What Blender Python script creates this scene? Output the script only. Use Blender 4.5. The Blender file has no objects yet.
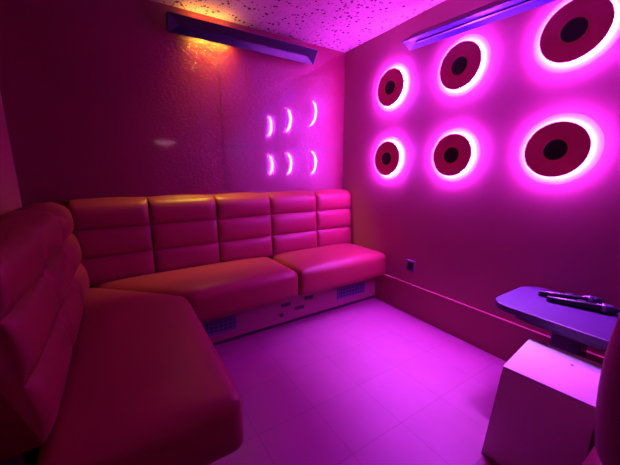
import bpy, bmesh, math, random
from mathutils import Vector, Matrix
random.seed(4)
S = bpy.context.scene
COL = S.collection
PI = math.pi

# ------------------------------------------------------------------ materials
def new_mat(name):
    m = bpy.data.materials.new(name); m.use_nodes = True
    nt = m.node_tree; b = nt.nodes['Principled BSDF']
    return m, nt, b

def simple(name, col, rough=.5, metal=0., spec=.5, noise=0., nscale=30., bump=0., bscale=200.):
    m, nt, b = new_mat(name)
    b.inputs['Base Color'].default_value = (*col, 1)
    b.inputs['Roughness'].default_value = rough
    b.inputs['Metallic'].default_value = metal
    b.inputs['Specular IOR Level'].default_value = spec
    tc = nt.nodes.new('ShaderNodeTexCoord')
    if noise:
        n = nt.nodes.new('ShaderNodeTexNoise'); n.inputs['Scale'].default_value = nscale; n.inputs['Detail'].default_value = 3
        nt.links.new(tc.outputs['Object'], n.inputs['Vector'])
        mx = nt.nodes.new('ShaderNodeMix'); mx.data_type = 'RGBA'
        mx.inputs['A'].default_value = (*[c * (1 - noise) for c in col], 1)
        mx.inputs['B'].default_value = (*[min(1, c * (1 + noise)) for c in col], 1)
        nt.links.new(n.outputs['Fac'], mx.inputs['Factor'])
        nt.links.new(mx.outputs['Result'], b.inputs['Base Color'])
    if bump:
        n2 = nt.nodes.new('ShaderNodeTexNoise'); n2.inputs['Scale'].default_value = bscale; n2.inputs['Detail'].default_value = 2
        nt.links.new(tc.outputs['Object'], n2.inputs['Vector'])
        bp = nt.nodes.new('ShaderNodeBump'); bp.inputs['Strength'].default_value = bump; bp.inputs['Distance'].default_value = .002
        nt.links.new(n2.outputs['Fac'], bp.inputs['Height']); nt.links.new(bp.outputs['Normal'], b.inputs['Normal'])
    return m

def emit(name, col, strength, base=(.8, .8, .8)):
    m, nt, b = new_mat(name)
    b.inputs['Base Color'].default_value = (*base, 1)
    b.inputs['Emission Color'].default_value = (*col, 1)
    b.inputs['Emission Strength'].default_value = strength
    return m

def mat_floor():
    m, nt, b = new_mat('floor_tile')
    tc = nt.nodes.new('ShaderNodeTexCoord')
    mp = nt.nodes.new('ShaderNodeMapping'); mp.inputs['Location'].default_value = (.045, .175, 0)
    br = nt.nodes.new('ShaderNodeTexBrick'); br.offset = 0; br.squash = 1
    br.inputs['Scale'].default_value = 1; br.inputs['Brick Width'].default_value = .315; br.inputs['Row Height'].default_value = .315
    br.inputs['Mortar Size'].default_value = .0016; br.inputs['Mortar Smooth'].default_value = .3
    br.inputs['Color1'].default_value = (.25, .04, .14, 1); br.inputs['Color2'].default_value = (.268, .043, .15, 1); br.inputs['Mortar'].default_value = (.15, .03, .09, 1)
    nt.links.new(tc.outputs['Object'], mp.inputs['Vector']); nt.links.new(mp.outputs['Vector'], br.inputs['Vector'])
    n = nt.nodes.new('ShaderNodeTexNoise'); n.inputs['Scale'].default_value = 9; n.inputs['Detail'].default_value = 5
    nt.links.new(tc.outputs['Object'], n.inputs['Vector'])
    rp = nt.nodes.new('ShaderNodeMapRange'); rp.inputs['To Min'].default_value = .86; rp.inputs['To Max'].default_value = 1.1
    nt.links.new(n.outputs['Fac'], rp.inputs['Value'])
    mx = nt.nodes.new('ShaderNodeMix'); mx.data_type = 'RGBA'; mx.blend_type = 'MULTIPLY'; mx.inputs['Factor'].default_value = 1
    nt.links.new(br.outputs['Color'], mx.inputs['A']); nt.links.new(rp.outputs['Result'], mx.inputs['B'])
    nt.links.new(mx.outputs['Result'], b.inputs['Base Color'])
    b.inputs['Roughness'].default_value = .42; b.inputs['Specular IOR Level'].default_value = .3
    bp = nt.nodes.new('ShaderNodeBump'); bp.inputs['Strength'].default_value = .3; bp.inputs['Distance'].default_value = .001; bp.invert = True
    nt.links.new(br.outputs['Fac'], bp.inputs['Height']); nt.links.new(bp.outputs['Normal'], b.inputs['Normal'])
    return m

def mat_ceiling():
    # white mineral tiles with irregular dark pin holes, joints on a 0.6 m grid
    m, nt, b = new_mat('ceiling_tile')
    tc = nt.nodes.new('ShaderNodeTexCoord')
    def holes(scale, lo, hi, stretch):
        mp = nt.nodes.new('ShaderNodeMapping'); mp.inputs['Scale'].default_value = (1, stretch, .0001)
        nt.links.new(tc.outputs['Object'], mp.inputs['Vector'])
        v = nt.nodes.new('ShaderNodeTexVoronoi'); v.inputs['Scale'].default_value = scale
        nt.links.new(mp.outputs['Vector'], v.inputs['Vector'])
        sep = nt.nodes.new('ShaderNodeSeparateColor'); nt.links.new(v.outputs['Color'], sep.inputs['Color'])
        r = nt.nodes.new('ShaderNodeMapRange'); r.inputs['To Min'].default_value = lo; r.inputs['To Max'].default_value = hi
        nt.links.new(sep.outputs['Red'], r.inputs['Value'])
        lt = nt.nodes.new('ShaderNodeMath'); lt.operation = 'LESS_THAN'
        nt.links.new(v.outputs['Distance'], lt.inputs[0]); nt.links.new(r.outputs['Result'], lt.inputs[1])
        return lt
    a = holes(28, .14, .32, .8); c = holes(52, .06, .3, 1.2)
    mxx = nt.nodes.new('ShaderNodeMath'); mxx.operation = 'MAXIMUM'
    nt.links.new(a.outputs[0], mxx.inputs[0]); nt.links.new(c.outputs[0], mxx.inputs[1])
    br = nt.nodes.new('ShaderNodeTexBrick'); br.offset = 0
    mp = nt.nodes.new('ShaderNodeMapping'); mp.inputs['Location'].default_value = (.19, .25, 0)
    nt.links.new(tc.outputs['Object'], mp.inputs['Vector']); nt.links.new(mp.outputs['Vector'], br.inputs['Vector'])
    br.inputs['Scale'].default_value = 1; br.inputs['Brick Width'].default_value = .6; br.inputs['Row Height'].default_value = .6; br.inputs['Mortar Size'].default_value = .0015
    br.inputs['Color1'].default_value = (.36, .2, .2, 1); br.inputs['Color2'].default_value = (.375, .21, .21, 1); br.inputs['Mortar'].default_value = (.3, .25, .28, 1)
    mx = nt.nodes.new('ShaderNodeMix'); mx.data_type = 'RGBA'
    mx.inputs['B'].default_value = (.05, .02, .03, 1)
    nt.links.new(mxx.outputs[0], mx.inputs['Factor']); nt.links.new(br.outputs['Color'], mx.inputs['A'])
    nt.links.new(mx.outputs['Result'], b.inputs['Base Color'])
    b.inputs['Roughness'].default_value = .9; b.inputs['Specular IOR Level'].default_value = .1
    return m

def mat_gloss_wall():
    # glossy dark red embossed vinyl panels
    m, nt, b = new_mat('embossed_vinyl')
    tc = nt.nodes.new('ShaderNodeTexCoord')
    mp = nt.nodes.new('ShaderNodeMapping'); mp.inputs['Scale'].default_value = (1, 1, 2.2)
    nt.links.new(tc.outputs['Object'], mp.inputs['Vector'])
    n = nt.nodes.new('ShaderNodeTexNoise'); n.inputs['Scale'].default_value = 36; n.inputs['Detail'].default_value = 3; n.inputs['Roughness'].default_value = .65
    nt.links.new(mp.outputs['Vector'], n.inputs['Vector'])
    bp = nt.nodes.new('ShaderNodeBump'); bp.inputs['Strength'].default_value = WALL_BUMP; bp.inputs['Distance'].default_value = .006
    nt.links.new(n.outputs['Fac'], bp.inputs['Height']); nt.links.new(bp.outputs['Normal'], b.inputs['Normal'])
    b.inputs['Base Color'].default_value = (.16, .008, .034, 1)
    b.inputs['Roughness'].default_value = .17; b.inputs['Specular IOR Level'].default_value = .4
    b.inputs['Coat Weight'].default_value = 1; b.inputs['Coat Roughness'].default_value = .06; b.inputs['Coat IOR'].default_value = 1.75
    return m

WALL_BUMP = 1.
M = {}
M['floor'] = mat_floor()
M['ceiling'] = mat_ceiling()
M['back_wall'] = mat_gloss_wall()
M['seam'] = simple('panel_joint', (.05, .008, .02), .7)
M['red_wall'] = simple('red_painted_wall', (.38, .11, .155), .5, noise=.06, nscale=5, bump=.15, bscale=60)
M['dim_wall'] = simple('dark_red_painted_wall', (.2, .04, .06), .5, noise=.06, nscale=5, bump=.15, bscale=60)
M['left_wall'] = simple('pinkish_red_wall', (.42, .07, .13), .5, noise=.06, nscale=5, bump=.15, bscale=60)
M['baseboard'] = simple('red_baseboard', (.34, .06, .1), .4, noise=.06, nscale=8)
M['leather'] = simple('red_vinyl_upholstery', (.25, .022, .042), .42, spec=.3, noise=.05, nscale=7, bump=.12, bscale=260)
M['base_panel'] = simple('bench_base_laminate', (.3, .07, .13), .5, noise=.05)
M['toe'] = simple('shadow_gap_dark', (.04, .02, .03), .6)  # dark colour standing for shade in the gaps of the bench
M['grille'] = simple('grille_plastic', (.12, .06, .2), .4)
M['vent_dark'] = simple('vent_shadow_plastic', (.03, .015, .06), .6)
M['slot'] = simple('black_plastic', (.015, .012, .02), .4)
M['disc'] = simple('disc_dark_red', (.8, .07, .2), .75, noise=.08, nscale=20)
M['disc_ring'] = simple('disc_inner_band', (.8, .14, .14), .65)
M['disc_hub'] = simple('disc_black_centre', (.006, .005, .008), .5)
M['pod'] = simple('disc_mount', (.25, .05, .12), .5)
M['halo_tint'] = simple('painted_halo_glow', (.4, .23, .18), .6, spec=.2)
M['led'] = emit('pink_led_strip', (1, .075, 2.05), 820)
M['lamp_metal'] = simple('lamp_enamel', (.006, .006, .014), .32, spec=.3)
M['lamp_dark'] = simple('lamp_black_end', (.012, .012, .02), .5)
M['warm'] = emit('warm_tube', (1, .55, .07), 120)
M['cable'] = simple('black_cable', (.02, .02, .02), .6)
M['reflector'] = simple('violet_lit_reflector', (.03, .02, .17), .5, spec=.06)  # violet light put into the colour; the unlit twin is near-black
M['table'] = simple('table_dark_laminate', (.06, .04, .1), .38, noise=.1, nscale=12)
M['mic'] = simple('microphone_black', (.012, .012, .018), .22)
M['mic_band'] = simple('microphone_band', (.25, .25, .32), .3, metal=.8)
M['mic_grille'] = simple('microphone_grille', (.06, .06, .09), .4, metal=.7, bump=.8, bscale=700)
M['white'] = simple('white_laminate', (.72, .72, .7), .4, noise=.03)
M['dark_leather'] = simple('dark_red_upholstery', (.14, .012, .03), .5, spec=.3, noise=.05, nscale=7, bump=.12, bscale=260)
M['plate'] = simple('outlet_plate', (.16, .08, .2), .35)

# ------------------------------------------------------------------ helpers
def mesh_obj(name, bm, mat, parent=None, smooth=False, loc=None):
    me = bpy.data.meshes.new(name)
    bmesh.ops.recalc_face_normals(bm, faces=bm.faces)
    bm.to_mesh(me); bm.free()
    if smooth:
        for p in me.polygons: p.use_smooth = True
    o = bpy.data.objects.new(name, me); COL.objects.link(o)
    if mat: me.materials.append(mat)
    if parent: o.parent = parent
    if loc: o.location = loc
    return o

def tag(o, label=None, cat=None, group=None, kind=None):
    if label: o['label'] = label
    if cat: o['category'] = cat
    if group: o['group'] = group
    if kind: o['kind'] = kind
    return o

def thing(name, label, cat, loc=(0, 0, 0), rz=0, group=None):
    o = bpy.data.objects.new(name, None); COL.objects.link(o)
    o.location = loc; o.rotation_euler = (0, 0, rz); o.empty_display_size = .1
    return tag(o, label, cat, group)

def box_bm(lo, hi, bevel=0, seg=2, bm=None):
    own = bm is None
    b2 = bmesh.new()
    vs = [b2.verts.new((x, y, z)) for x in (lo[0], hi[0]) for y in (lo[1], hi[1]) for z in (lo[2], hi[2])]
    for f in ((0, 1, 3, 2), (4, 6, 7, 5), (0, 4, 5, 1), (2, 3, 7, 6), (0, 2, 6, 4), (1, 5, 7, 3)):
        b2.faces.new([vs[i] for i in f])
    bmesh.ops.recalc_face_normals(b2, faces=b2.faces)
    if bevel:
        bmesh.ops.bevel(b2, geom=list(b2.edges), offset=bevel, segments=seg, profile=.5, affect='EDGES')
    if own: return b2
    me = bpy.data.meshes.new('tmp'); b2.to_mesh(me); b2.free(); bm.from_mesh(me); bpy.data.meshes.remove(me)
    return bm

def lathe_bm(profile, n=48, axis='X', bm=None, M4=None):
    """profile: list of (t along axis, radius)"""
    b = bm or bmesh.new()
    rings = []
    for t, r in profile:
        if r < 1e-6:
            ring = [b.verts.new((t, 0, 0))]
        else:
            ring = [b.verts.new((t, r * math.cos(2 * PI * i / n), r * math.sin(2 * PI * i / n))) for i in range(n)]
        rings.append(ring)
    for r0, r1 in zip(rings, rings[1:]):
        for i in range(n):
            j = (i + 1) % n
            a = [r0[i], r0[j]] if len(r0) > 1 else [r0[0]]
            c = [r1[j], r1[i]] if len(r1) > 1 else [r1[0]]
            if len(a) + len(c) >= 3: b.faces.new(a + c)
    return b

def cushion_bm(sx, sy, sz, r=.05, crown=.02, n=22, mitre=None, side=.012):
    """soft block: x 0..sx, y 0..sy, z 0..sz with rounded edges, crowned top. mitre(x, y) -> (x, y) reshapes the plan"""
    bm = bmesh.new()
    nz = 8
    def lin(s, k):
        out = [0, r * .08, r * .3, r * .62]
        inner = [r + (s - 2 * r) * i / k for i in range(k + 1)]
        return out + inner + [s - r * .62, s - r * .3, s - r * .08, s]
    X, Y, Z = lin(sx, n), lin(sy, n), lin(sz, nz)
    cache = {}
    def vert(x, y, z):
        k = (round(x, 6), round(y, 6), round(z, 6))
        if k in cache: return cache[k]
        c = Vector((min(max(x, r), sx - r), min(max(y, r), sy - r), min(max(z, r), sz - r)))
        d = Vector((x, y, z)) - c
        # cube-to-sphere on the rim
        if d.length > 1e-9:
            d = d.normalized() * r * min(1, max(abs(d.x), abs(d.y), abs(d.z)) / r)
        p = c + d
        u, v, w = 2 * p.x / sx - 1, 2 * p.y / sy - 1, 2 * p.z / sz - 1
        up = (1 - abs(u) ** 4) * (1 - abs(v) ** 4)
        p.z += crown * up * max(0, w)
        p.x += side * math.copysign(1, u) * (abs(u) ** 6) * (1 - w * w) * (1 - v ** 4)
        p.y += side * math.copysign(1, v) * (abs(v) ** 6) * (1 - w * w) * (1 - u ** 4)
        if mitre: p.x, p.y = mitre(p.x, p.y)
        cache[k] = bm.verts.new(p)
        return cache[k]
    def face(A, B, f):
        for i in range(len(A) - 1):
            for j in range(len(B) - 1):
                q = [vert(*f(A[i], B[j])), vert(*f(A[i + 1], B[j])), vert(*f(A[i + 1], B[j + 1])), vert(*f(A[i], B[j + 1]))]
                try: bm.faces.new(q)
                except ValueError: pass
    for z in (0, sz): face(X, Y, lambda a, b, z=z: (a, b, z))
    for y in (0, sy): face(X, Z, lambda a, b, y=y: (a, y, b))
    for x in (0, sx): face(Y, Z, lambda a, b, x=x: (x, a, b))
    return bm

def back_panel_bm(w, h, d0, d1, rows=3, bulge=.032, nx=26, per=12):
    """upholstered back panel: x 0..w, z 0..h, back at y=0, front towards -y at depth d0 (bottom) .. d1 (top); horizontal channels"""
    bm = bmesh.new()
    xs = [w * (.5 - .5 * math.cos(PI * i / nx)) for i in range(nx + 1)]
    zs, ts = [], []
    for k in range(rows):
        for j in range(per + (1 if k == rows - 1 else 0)):
            t = .5 - .5 * math.cos(PI * j / per)
            zs.append(h * (k + t) / rows); ts.append((k, t))
    def f(x, i):
        z = zs[i]; k, t = ts[i]; s = x / w
        prof = max(0, 1 - abs(2 * t - 1) ** 2.6) ** .6
        edge = max(0, 1 - abs(2 * s - 1) ** 9) ** .5
        d = d0 + (d1 - d0) * z / h
        zz = z
        if k == rows - 1 and t > .5:                # rolled top
            q = (t - .5) * 2
            d -= .05 * q ** 4
        # faint puckers along the seams
        puck = .0025 * math.sin(s * 40 + k * 2) * math.exp(-((t - .5) * 2.4) ** 2 * 0 - 6 * min(t, 1 - t)) * edge
        return Vector((x, -(d - bulge + bulge * prof * edge + puck), zz + (.012 * edge * (1 - (2 * s - 1) ** 2) if i == len(zs) - 1 else 0)))
    front = [[bm.verts.new(f(x, i)) for i in range(len(zs))] for x in xs]
    for a in range(nx):
        for i in range(len(zs) - 1):
            bm.faces.new((front[a][i], front[a + 1][i], front[a + 1][i + 1], front[a][i + 1]))
    back = [[bm.verts.new((x, 0, z)) for z in (0, h)] for x in (0, w)]
    # sides, top, bottom
    bm.faces.new([back[0][0]] + front[0] + [back[0][1]])
    bm.faces.new([back[1][1]] + front[-1][::-1] + [back[1][0]])
    bm.faces.new([back[0][1]] + [c[-1] for c in front] + [back[1][1]])
    bm.faces.new([back[1][0]] + [c[0] for c in front][::-1] + [back[0][0]])
    bm.faces.new((back[0][0], back[0][1], back[1][1], back[1][0]))
    return bm

# ------------------------------------------------------------------ the room (origin: corner of back and right wall on the floor)
XL, YR, H = -2.585, -4.3, 2.395
T = .12
def struct(name, lo, hi, mat, bevel=0):
    o = mesh_obj(name, box_bm(lo, hi, bevel), mat)
    return tag(o, kind='structure')
struct('floor', (XL - T, YR - T, -.1), (T, T, 0), M['floor'])
struct('ceiling', (XL - T, YR - T, H), (T, T, H + .1), M['ceiling'])
struct('wall_right', (0, YR, 0), (T, 0, H), M['red_wall'])
struct('wall_left', (XL - T, YR, 0), (XL, 0, H), M['left_wall'])
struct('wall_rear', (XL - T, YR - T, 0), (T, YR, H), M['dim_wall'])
wb = struct('wall_back', (XL - T, .006, 0), (T, T, H), M['seam'])
g = .0028
for k, (x0, x1, z0, z1) in enumerate(((XL, -1.28 - g, 0, H), (-1.28 + g, 0, 0, 1.445 - g), (-1.28 + g, 0, 1.445 + g, H))):
    p = mesh_obj('wall_panel', box_bm((x0, 0, z0), (x1, .006, z1)), M['back_wall'], wb)
struct('baseboard_right', (-.022, YR, 0), (0, -.0, .275), M['baseboard'], .003)

# ------------------------------------------------------------------ bench along the back wall
ZB, ZT = .262, .478            # seat cushion underside / rim of the top
bench = thing('corner_banquette', 'L-shaped red upholstered corner bench with channelled back panels', 'bench', (-1.3, -.3, 0))
def W(o, parent):              # keep world coordinates when parented to a translated empty
    o.matrix_parent_inverse = Matrix.Translation(parent.location).inverted() if parent.rotation_euler.z == 0 else parent.matrix_basis.inverted()
    return o
def part(name, bm, mat, parent, smooth=False, label=None):
    o = mesh_obj(name, bm, mat, parent, smooth)
    root = parent
    while root.parent: root = root.parent
    if parent.parent is None: W(o, root)
    if label: o['label'] = label
    return o

b_base = part('base', box_bm((-2.4, -.585, .03), (-.026, -.03, ZB - .004), .003), M['base_panel'], bench, label='pinkish laminate base panel')
part('toe_strip', box_bm((-2.4, -.57, 0), (-.03, -.05, .03)), M['toe'], bench, label='recessed toe strip painted dark as the shadow gap')
def vent(x0, x1, z0, z1):
    bm = bmesh.new(); y = -.585
    box_bm((x0, y - .008, z0), (x1, y, z0 + .014), .002, 1, bm); box_bm((x0, y - .008, z1 - .014), (x1, y, z1), .002, 1, bm)
    box_bm((x0, y - .008, z0 + .014), (x0 + .016, y, z1 - .014), .002, 1, bm); box_bm((x1 - .016, y - .008, z0 + .014), (x1, y, z1 - .014), .002, 1, bm)
    fr = part('vent_grille', bm, M['grille'], bench, label='violet-grey vent grille')
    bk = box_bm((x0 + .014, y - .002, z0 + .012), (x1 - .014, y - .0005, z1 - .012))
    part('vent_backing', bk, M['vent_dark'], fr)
    bm = bmesh.new(); n = 9
    for i in range(n):
        x = x0 + .03 + (x1 - x0 - .06) * i / (n - 1)
        box_bm((x - .004, y - .006, z0 + .014), (x + .004, y - .001, z1 - .014), .001, 1, bm)
    for zz in (.33, .66):
        z = z0 + (z1 - z0) * zz
        box_bm((x0 + .016, y - .005, z - .003), (x1 - .016, y - .001, z + .003), 0, 1, bm)
    part('vent_slats', bm, M['grille'], fr)
vent(-.5, -.17, .095, .2)
vent(-1.76, -1.43, .095, .2)
for x, z, w in ((-1.02, .178, .085), (-.895, .122, .09), (-.80, .187, .08)):
    s = part('power_socket', box_bm((x - w / 2, -.592, z - .013), (x + w / 2, -.585, z + .013), .002), M['slot'], bench, label='black flush socket slot')
part('control_knob', (lambda b: (bmesh.ops.rotate(b, verts=b.verts, cent=(0, 0, 0), matrix=Matrix.Rotation(PI / 2, 3, 'Z')), bmesh.ops.translate(b, verts=b.verts, vec=(-1.06, -.585, .098)), b)[2])(lathe_bm([(-.012, 0), (-.012, .013), (-.004, .016), (0, .016)], 20)), M['slot'], bench, True, label='small round black knob')

YF = -.705                      # front of the seats
XF = -1.768                     # front of the left bench seat
def shifted(bm, v):
    bmesh.ops.translate(bm, verts=bm.verts, vec=v); return bm
part('seat_cushion', shifted(cushion_bm(.951, .56, ZT - ZB, .042, .035), (-.953, YF, ZB)), M['leather'], bench, True, label='seat cushion beside the right wall')
# mitred corner: at the front edge the cushion starts at XF, at the rear it runs back to the corner
def mit_back(x, y):            # local x 0..L, y 0..D ; the left end follows the 45 degree mitre
    L, D = .81, .56
    k = 1 - x / L
    return x - k * min(max(y, 0), D) * 1.0, y
part('seat_cushion', shifted(cushion_bm(.81, .56, ZT - ZB, .05, .03, mitre=mit_back), (XF + .002, YF, ZB)), M['leather'], bench, True, label='mitred corner seat cushion')
for x0, x1 in ((-.436, -.004), (-.926, -.44), (-1.406, -.93), (-1.886, -1.41), (-2.338, -1.89)):
    bm = back_panel_bm(x1 - x0, 1.04 - .466, .195, .165)
    part('back_panel', shifted(bm, (x0, -.002, .466)), M['leather'], bench, True)
part('back_frame', box_bm((-2.33, -.06, .03), (-.03, -.004, .466)), M['toe'], bench)

# ------------------------------------------------------------------ bench along the left wall
lb = bench
YE = -1.72
part('base', box_bm((-2.5, YE + .06, .03), (-1.885, -.60, ZB - .004), .003), M['base_panel'], lb, label='pinkish laminate base panel')
part('toe_strip', box_bm((-2.5, YE + .08, 0), (-1.9, -.61, .03)), M['toe'], lb)
def mit_left(x, y):            # local x 0..D (0 at wall), y 0..L (0 at open end); the far end follows the mitre
    D, L = .55, 1.005
    k = y / L
    return x, y + k * (D - x)
part('seat_cushion', shifted(cushion_bm(.55, 1.005, ZT - ZB, .042, .03, mitre=mit_left), (XF - .55, YE, ZB)), M['leather'], lb, True, label='seat cushion along the left wall, with an open end')
LP = ((-1.575, -1.1), (-1.096, -.65), (-.646, -.215))
for y0, y1 in LP:
    bm = back_panel_bm(y1 - y0, 1.045 - .466, .215, .165, bulge=.036)
    bmesh.ops.rotate(bm, verts=bm.verts, cent=(0, 0, 0), matrix=Matrix.Rotation(PI / 2, 3, 'Z'))   # front -y -> +x
    part('back_panel', shifted(bm, (XL + .099, y0, .466)), M['leather'], lb, True)
part('back_frame', box_bm((XL + .004, -1.55, .03), (-2.36, -.25, .466)), M['toe'], lb)

# ------------------------------------------------------------------ disc lights on the right wall
disc_labels = {
    (0, 0): 'upper halo-lit dark red wall disc nearest the room corner', (0, 1): 'upper halo-lit dark red wall disc in the middle, under the trough lamp',
    (0, 2): 'upper halo-lit dark red wall disc farthest from the room corner', (1, 0): 'lower halo-lit dark red wall disc nearest the room corner',
    (1, 1): 'lower halo-lit dark red wall disc in the middle, between two others', (1, 2): 'lower halo-lit dark red wall disc farthest from the corner, above the table'}
def make_disc():
    t = thing('disc_wall_light', '', 'wall light')
    face = lathe_bm([(-.023, .1455), (-.024, .1465), (-.031, .1465), (-.033, .1445), (-.033, .066)], 72)
    f = mesh_obj('disc_face', face, M['disc'], t); f['label'] = 'dark red disc face'
    bk = mesh_obj('disc_back', lathe_bm([(-.023, 0), (-.023, .1455)], 72), M['pod'], t)
    band = mesh_obj('inner_band', lathe_bm([(-.033, .066), (-.0345, .064), (-.0345, .056), (-.030, .053)], 48), M['disc_ring'], f)
    hub = mesh_obj('hub', lathe_bm([(-.030, .054), (-.0355, .053), (-.037, .050), (-.037, 0)], 48), M['disc_hub'], t); hub['label'] = 'black round centre'
    mount = mesh_obj('mount', lathe_bm([(0, .118), (-.023, .118)], 48), M['pod'], t)
    led = mesh_obj('led_strip', lathe_bm([(-.003, .118), (-.003, .141), (-.017, .141), (-.017, .118)], 72), M['led'], t); led['label'] = 'glowing pink light strip'
    bkr = mesh_obj('halo_tint_ring', lathe_bm([(-.0002, .116), (-.0009, .116), (-.0009, .190), (-.0002, .1903)], 72), M['halo_tint'], t); bkr['label'] = 'pale halo glow painted as a thin ring on the wall'  # thin ring added on the wall; its tint whitens the halo glow
    return t
def copy_tree(o, parent=None):
    c = o.copy(); COL.objects.link(c)
    if parent: c.parent = parent
    for ch in list(o.children): copy_tree(ch, c)
    return c
d0 = make_disc()
first = True
for (r, c), lab in disc_labels.items():
    o = d0 if first else copy_tree(d0)
    first = False
    o.location = (0, (-.652, -1.268, -1.875)[c], (1.925, 1.342)[r]); o['label'] = lab; o['group'] = 'halo disc lights on the right wall'

# ------------------------------------------------------------------ trough lamps
def trough(name, label, L, C, D, G, A, E, mats, place):
    """profile in (d from wall, z); extruded over length L along local x, wall at y=0, room towards -y"""
    t = thing(name, label, 'lamp')
    t.matrix_basis = place
    th = .004; tw = mats.get('tw', .004)
    def strip(pts, x0=0, x1=L):
        bm = bmesh.new()
        a = [bm.verts.new((x0, -d, z)) for d, z in pts]; b = [bm.verts.new((x1, -d, z)) for d, z in pts]
        for i in range(len(pts) - 1): bm.faces.new((a[i], a[i + 1], b[i + 1], b[i]))
        return bm
    def solid(o, off=1):
        md = o.modifiers.new('thickness', 'SOLIDIFY'); md.thickness = th; md.offset = off; return o
    hs = solid(mesh_obj('housing', strip([D, E, A, C]), mats['out'], t), 0)
    e = .075                                        # mitred reflector ends
    bm = bmesh.new()
    v = lambda x, p: bm.verts.new((x, -p[0], p[1]))
    c0, c1, d0_, d1_, g0, g1 = v(0, C), v(L, C), v(0, D), v(L, D), v(e, G), v(L - e, G)
    bm.faces.new((c0, c1, g1, g0)); bm.faces.new((d0_, g0, g1, d1_))
    bm.faces.new((c0, g0, d0_)); bm.faces.new((c1, d1_, g1))
    solid(mesh_obj('reflector', bm, mats['refl'], t), 0)
    for x0 in (-.004, L):                           # end plates
        bm = bmesh.new()
        a = [bm.verts.new((x0, -d, z)) for d, z in (D, E, A, C)]; b = [bm.verts.new((x0 + .004, -d, z)) for d, z in (D, E, A, C)]
        bm.faces.new(a); bm.faces.new(b)
        for i in range(4): bm.faces.new((a[i], a[(i + 1) % 4], b[(i + 1) % 4], b[i]))
        mesh_obj('end_plate', bm, mats['end'], t)
    bm = bmesh.new()
    gx = Vector((0, -G[0], G[1])); dirn = (Vector((0, -(C[0] + D[0]) / 2, (C[1] + D[1]) / 2)) - gx).normalized()
    p = gx + dirn * .006
    box_bm((e + .01, p.y - tw, p.z - .004), (L - e - .01, p.y + tw, p.z + .004), .0015, 1, bm)
    mesh_obj('tube', bm, mats['tube'], t)
    for x in (.16, L - .16):
        bm = box_bm((x - .015, -(A[0] + .012), A[1] - .03), (x + .015, .004, A[1] - .005), .002, 1)
        mesh_obj('wall_bracket', bm, M['lamp_dark'], t)
    return t
# back wall: x from -1.65 to -.445
mb = dict(out=M['lamp_dark'], refl=M['lamp_metal'], end=M['lamp_dark'], tube=M['lamp_dark'])  # unlit reflector painted near-black, shade put into its colour
lampb = trough('trough_lamp', 'long dark trough lamp high on the glossy back wall, warm glow behind its left end', 1.205,
               (.17, 2.278), (.092, 2.185), (.112, 2.235), (.085, 2.30), (.08, 2.19), mb, Matrix.Translation((-1.65, 0, 0)))
wt = lathe_bm([(0, 0), (0, .008), (.34, .008), (.34, 0)], 16)
o = mesh_obj('warm_tube', shifted(wt, (.14, -.035, 2.315)), M['warm'], lampb, True); o['label'] = 'glowing warm orange tube'
for x in (.15, .47):
    mesh_obj('tube_holder', box_bm((x - .008, -.06, 2.306), (x + .008, .003, 2.322)), M['lamp_dark'], lampb)
def tube_bm(pts, r, n=8):
    bm = bmesh.new(); rings = []
    pts = [Vector(p) for p in pts]
    for i, p in enumerate(pts):
        d = (pts[min(i + 1, len(pts) - 1)] - pts[max(i - 1, 0)]).normalized()
        u = d.orthogonal().normalized(); 
        u = (Vector((0, 1, .3)) - d * d.dot(Vector((0, 1, .3)))).normalized(); v = d.cross(u)
        rings.append([bm.verts.new(p + r * (u * math.cos(2 * PI * k / n) + v * math.sin(2 * PI * k / n))) for k in range(n)])
    for a, b in zip(rings, rings[1:]):
        for k in range(n): bm.faces.new((a[k], a[(k + 1) % n], b[(k + 1) % n], b[k]))
    bm.faces.new(rings[0]); bm.faces.new(rings[-1][::-1])
    return bm
cpts = []
for i in range(17):
    t = i / 16
    p = Vector((.02, -.15, 2.283)) * (1 - t) ** 2 + Vector((.06, -.16, 2.45)) * 2 * t * (1 - t) + Vector((.16, -.06, 2.316)) * t * t
    p.z = min(p.z, H - .004); cpts.append(p)
o = mesh_obj('cable', tube_bm(cpts, .0025), M['cable'], lampb, True); o['label'] = 'thin black cable'
# right wall: local +x -> world -y ; local -y -> world -x
mr = dict(out=M['lamp_metal'], refl=M['reflector'], end=M['reflector'], tube=M['lamp_dark'], tw=.011)
RW = Matrix.Translation((0, -.885, 2.13)) @ Matrix.Rotation(-PI / 2, 4, 'Z') @ Matrix.Rotation(math.radians(3.2), 4, 'Y')
lampr = trough('trough_lamp', 'long violet-lit trough lamp above the halo discs on the right wall', 1.3,
               (.172, .038), (.076, 0), (.112, .027), (.07, .11), (.06, .01), mr, RW)

def area(name, loc, size, size_y, col, power, rot, spread=PI, parent=None):
    l = bpy.data.lights.new(name, 'AREA'); l.shape = 'RECTANGLE'; l.size = size; l.size_y = size_y
    l.color = col; l.energy = power; l.spread = spread
    o = bpy.data.objects.new(name, l); COL.objects.link(o); o.location = loc; o.rotation_euler = rot
    return o
# downlight of the right trough lamp
area('trough_light', (.6, -.124, .012), 1.1, .02, (.45, .22, 1), 18, (math.radians(-13), 0, 0), math.radians(36)).parent = lampr

# the warm lamp shines down the gap between the trough and the wall
area('warm_lamp', (-1.34, -.05, 2.295), .34, .016, (1, .85, .05), 14, (math.radians(-9), 0, 0), math.radians(100))

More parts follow.
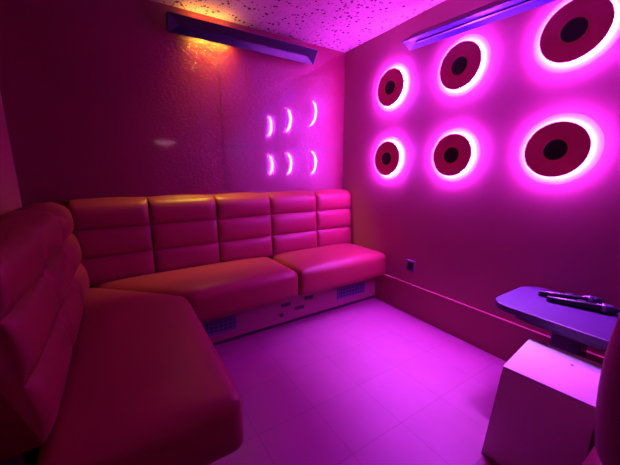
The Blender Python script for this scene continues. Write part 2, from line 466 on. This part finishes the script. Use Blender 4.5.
# ------------------------------------------------------------------ outlet
ot = thing('wall_outlet', 'small violet-grey socket plate low on the right wall by the bench', 'outlet', (0, -.967, .432))
mesh_obj('plate', box_bm((-.008, -.042, -.05), (0, .042, .05), .003), M['plate'], ot)
bm = bmesh.new()
box_bm((-.0095, -.026, -.032), (-.0075, .026, .032), .001, 1, bm)
o = mesh_obj('socket', bm, M['slot'], ot); o['label'] = 'dark socket insert'

# ------------------------------------------------------------------ wall table and microphones
TZ = .565
tb = thing('wall_table', 'dark violet-lit tabletop with rounded corners on a pedestal by the right wall', 'table', (-.25, -2.15, 0))
def slab(pts, z0, z1, bevel):
    bm = bmesh.new()
    lo = [bm.verts.new((x, y, z0)) for x, y in pts]
    f = bm.faces.new(lo)
    r = bmesh.ops.extrude_face_region(bm, geom=[f])
    for v in r['geom']:
        if isinstance(v, bmesh.types.BMVert): v.co.z = z1
    bmesh.ops.recalc_face_normals(bm, faces=bm.faces)
    hor = [e for e in bm.edges if abs(e.verts[0].co.z - e.verts[1].co.z) < 1e-6]
    bmesh.ops.bevel(bm, geom=hor, offset=bevel, segments=2, profile=.5, affect='EDGES')
    return bm
def rrect(x0, x1, y0, y1, rads, n=8):
    # corners in order (x0,y0),(x1,y0),(x1,y1),(x0,y1)
    out = []
    for (cx, cy, a0), r in zip(((x0, y0, PI), (x1, y0, 1.5 * PI), (x1, y1, 0), (x0, y1, .5 * PI)), rads):
        ccx = cx + r if cx == x0 else cx - r; ccy = cy + r if cy == y0 else cy - r
        for i in range(n + 1):
            a = a0 + .5 * PI * i / n
            out.append((ccx + r * math.cos(a), ccy + r * math.sin(a)))
    return out
part('tabletop', slab(rrect(-.478, -.03, -2.47, -1.845, (.09, .09, .12, .09)), TZ - .034, TZ, .004), M['table'], tb, label='dark tabletop with rounded corners')
part('apron', slab(rrect(-.43, -.08, -2.42, -1.93, (.06, .06, .06, .06)), TZ - .07, TZ - .034, .003), M['table'], tb)
part('pedestal', box_bm((-.265, -2.18, .012), (-.145, -2.06, TZ - .07), .006), M['table'], tb)
part('foot_plate', box_bm((-.36, -2.28, 0), (-.05, -1.96, .012), .004), M['table'], tb)

def mic(p0, p1, label):
    p0 = Vector(p0); p1 = Vector(p1); d = (p1 - p0); L = d.length
    t = thing('microphone', label, 'microphone', p0, 0, 'karaoke microphones on the wall table')
    ang = math.atan2(d.y, d.x); tilt = math.asin(d.z / L)
    t.rotation_euler = (0, -tilt, ang)
    t['category'] = 'microphone'
    hb = mesh_obj('handle', lathe_bm([(0, 0), (0, .0135), (.003, .0155), (.05, .017), (L - .085, .0205), (L - .08, .0205), (L - .075, .023), (L - .06, .0235)], 28), M['mic'], t, True)
    bd = mesh_obj('band', lathe_bm([(L - .062, .0238), (L - .06, .0252), (L - .052, .0252), (L - .05, .024)], 28), M['mic_band'], t, True); bd['label'] = 'grey metal band'
    prof = [(L - .05 + .052 * math.sin(a) - .0, .024 * math.cos(a)) for a in [PI / 2 * i / 10 for i in range(11)]]
    prof[-1] = (prof[-1][0], 0)
    gr = mesh_obj('grille', lathe_bm(prof, 28), M['mic_grille'], t, True)
    sw = mesh_obj('switch', box_bm((L - .15, -.005, .0165), (L - .12, .005, .0215), .001, 1), M['mic_band'], t)
    return t
zc = TZ + .0145
mic((-.185, -1.955, zc), (-.075, -2.19, zc + .008), 'black microphone on the table, the one nearer the wall')
mic((-.235, -2.01, zc), (-.145, -2.262, zc + .008), 'black microphone on the table, the one in front, nearer the white cube')

# ------------------------------------------------------------------ white cube
cb_ = thing('cube_side_table', 'white laminate cube side table standing on the floor beside the table', 'side table', (-.635, -2.2, 0), math.radians(6.2))
sx, sy, sb, hh, fl = .166, .134, .148, .452, .035
bm = bmesh.new()
lo = [bm.verts.new(p) for p in ((-sx, -sb, 0), (sx, -sb, 0), (sx, sy + fl, 0), (-sx, sy + fl, 0))]
hi = [bm.verts.new(p) for p in ((-sx, -sb, hh - .018), (sx, -sb, hh - .018), (sx, sy + .0015, hh - .018), (-sx, sy + .0015, hh - .018))]
bm.faces.new(lo); bm.faces.new(hi)
for i in range(4): bm.faces.new((lo[i], lo[(i + 1) % 4], hi[(i + 1) % 4], hi[i]))
bmesh.ops.recalc_face_normals(bm, faces=bm.faces)
bmesh.ops.bevel(bm, geom=list(bm.edges), offset=.002, segments=2, profile=.5, affect='EDGES')
mesh_obj('body', bm, M['white'], cb_)
tp = mesh_obj('top', box_bm((-sx, -sb, hh - .018), (sx, sy, hh), .002), M['white'], cb_)
bm = lathe_bm([(0, .006), (.0008, .006), (.0008, 0)], 16)
bmesh.ops.rotate(bm, verts=bm.verts, cent=(0, 0, 0), matrix=Matrix.Rotation(-PI / 2, 3, 'Y'))
o = mesh_obj('screw_cap', shifted(bm, (.06, -.04, hh)), M['plate'], tp)

# ------------------------------------------------------------------ armchair at the right edge
ac = thing('tub_armchair', 'dark red upholstered armchair with rounded back, cut off by the frame beside the white cube', 'armchair', (-.85, -2.72, 0))
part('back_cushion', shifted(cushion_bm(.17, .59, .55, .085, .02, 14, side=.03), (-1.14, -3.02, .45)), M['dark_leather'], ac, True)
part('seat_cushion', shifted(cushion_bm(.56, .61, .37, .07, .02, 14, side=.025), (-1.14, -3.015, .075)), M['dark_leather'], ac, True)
for x in (-1.02, -.62):
    for y in (-2.97, -2.45):
        part('foot', shifted(box_bm((-.02, -.02, 0), (.02, .02, .08), .003), (x, y, 0)), M['slot'], ac, label='black foot')

# ------------------------------------------------------------------ karaoke screen farther along the right wall (its violet picture is mirrored in the back wall)
tv = thing('wall_screen', 'wall-mounted flat screen showing a violet picture, mirrored in the back wall', 'screen', (0, -3.25, 1.7))
mesh_obj('casing', box_bm((-.06, -.46, -.28), (0, .46, .28), .006), M['slot'], tv)
scr = mesh_obj('display', box_bm((-.062, -.445, -.265), (-.06, .445, .265)), emit('violet_picture', (.3, .12, 1), .9), tv)

# dish-shaped wall light on the rear wall, mirrored in the back wall
dl = thing('dish_wall_light', 'small dish wall light glowing pale pink, mirrored left of the seam in the glossy wall', 'wall light', (-1.21, YR, 1.74))
bm = lathe_bm([(0, 0), (.012, .09), (.04, .16), (.07, .2), (.074, .2), (.07, .19), (.045, .15), (.018, .08), (.012, 0)], 40)
bmesh.ops.rotate(bm, verts=bm.verts, cent=(0, 0, 0), matrix=Matrix.Rotation(-PI / 2, 3, 'Y'))
mesh_obj('dish', shifted(bm, (0, .26, 0)), emit('frosted_dish', (1, .4, .55), 2.6), dl, True)
mesh_obj('arm', tube_bm([(0, 0, .1), (0, .08, .14), (0, .17, .12), (0, .26, .012)], .012), M['white'], dl, True)
mesh_obj('wall_plate', box_bm((-.04, 0, .05), (.04, .012, .15), .004), M['white'], dl)

# ------------------------------------------------------------------ camera
f = 297.; yaw = math.radians(32.4); ti = math.radians(11.4)
F = Vector((math.sin(yaw) * math.cos(ti), math.cos(yaw) * math.cos(ti), -math.sin(ti)))
R = Vector((math.cos(yaw), -math.sin(yaw), 0)); U = R.cross(F)
cam = bpy.data.cameras.new('camera'); co = bpy.data.objects.new('camera', cam); COL.objects.link(co)
mw = Matrix((R, U, -F)).transposed().to_4x4(); mw.translation = (-2.05, -2.572, 1.22)
co.matrix_world = mw
cam.sensor_width = 36; cam.lens = f / 620 * 36; cam.clip_start = .01
S.camera = co

w = bpy.data.worlds.new('world'); S.world = w; w.use_nodes = True
w.node_tree.nodes['Background'].inputs['Color'].default_value = (.0, .0, .0, 1)
S.view_settings.view_transform = 'Standard'; S.view_settings.look = 'None'
S.view_settings.exposure = -.7; S.view_settings.gamma = 1; S.view_settings.use_curve_mapping = False
S.cycles.max_bounces = 8; S.cycles.diffuse_bounces = 6; S.cycles.glossy_bounces = 4
S.cycles.use_denoising = True
S.cycles.sample_clamp_indirect = 8
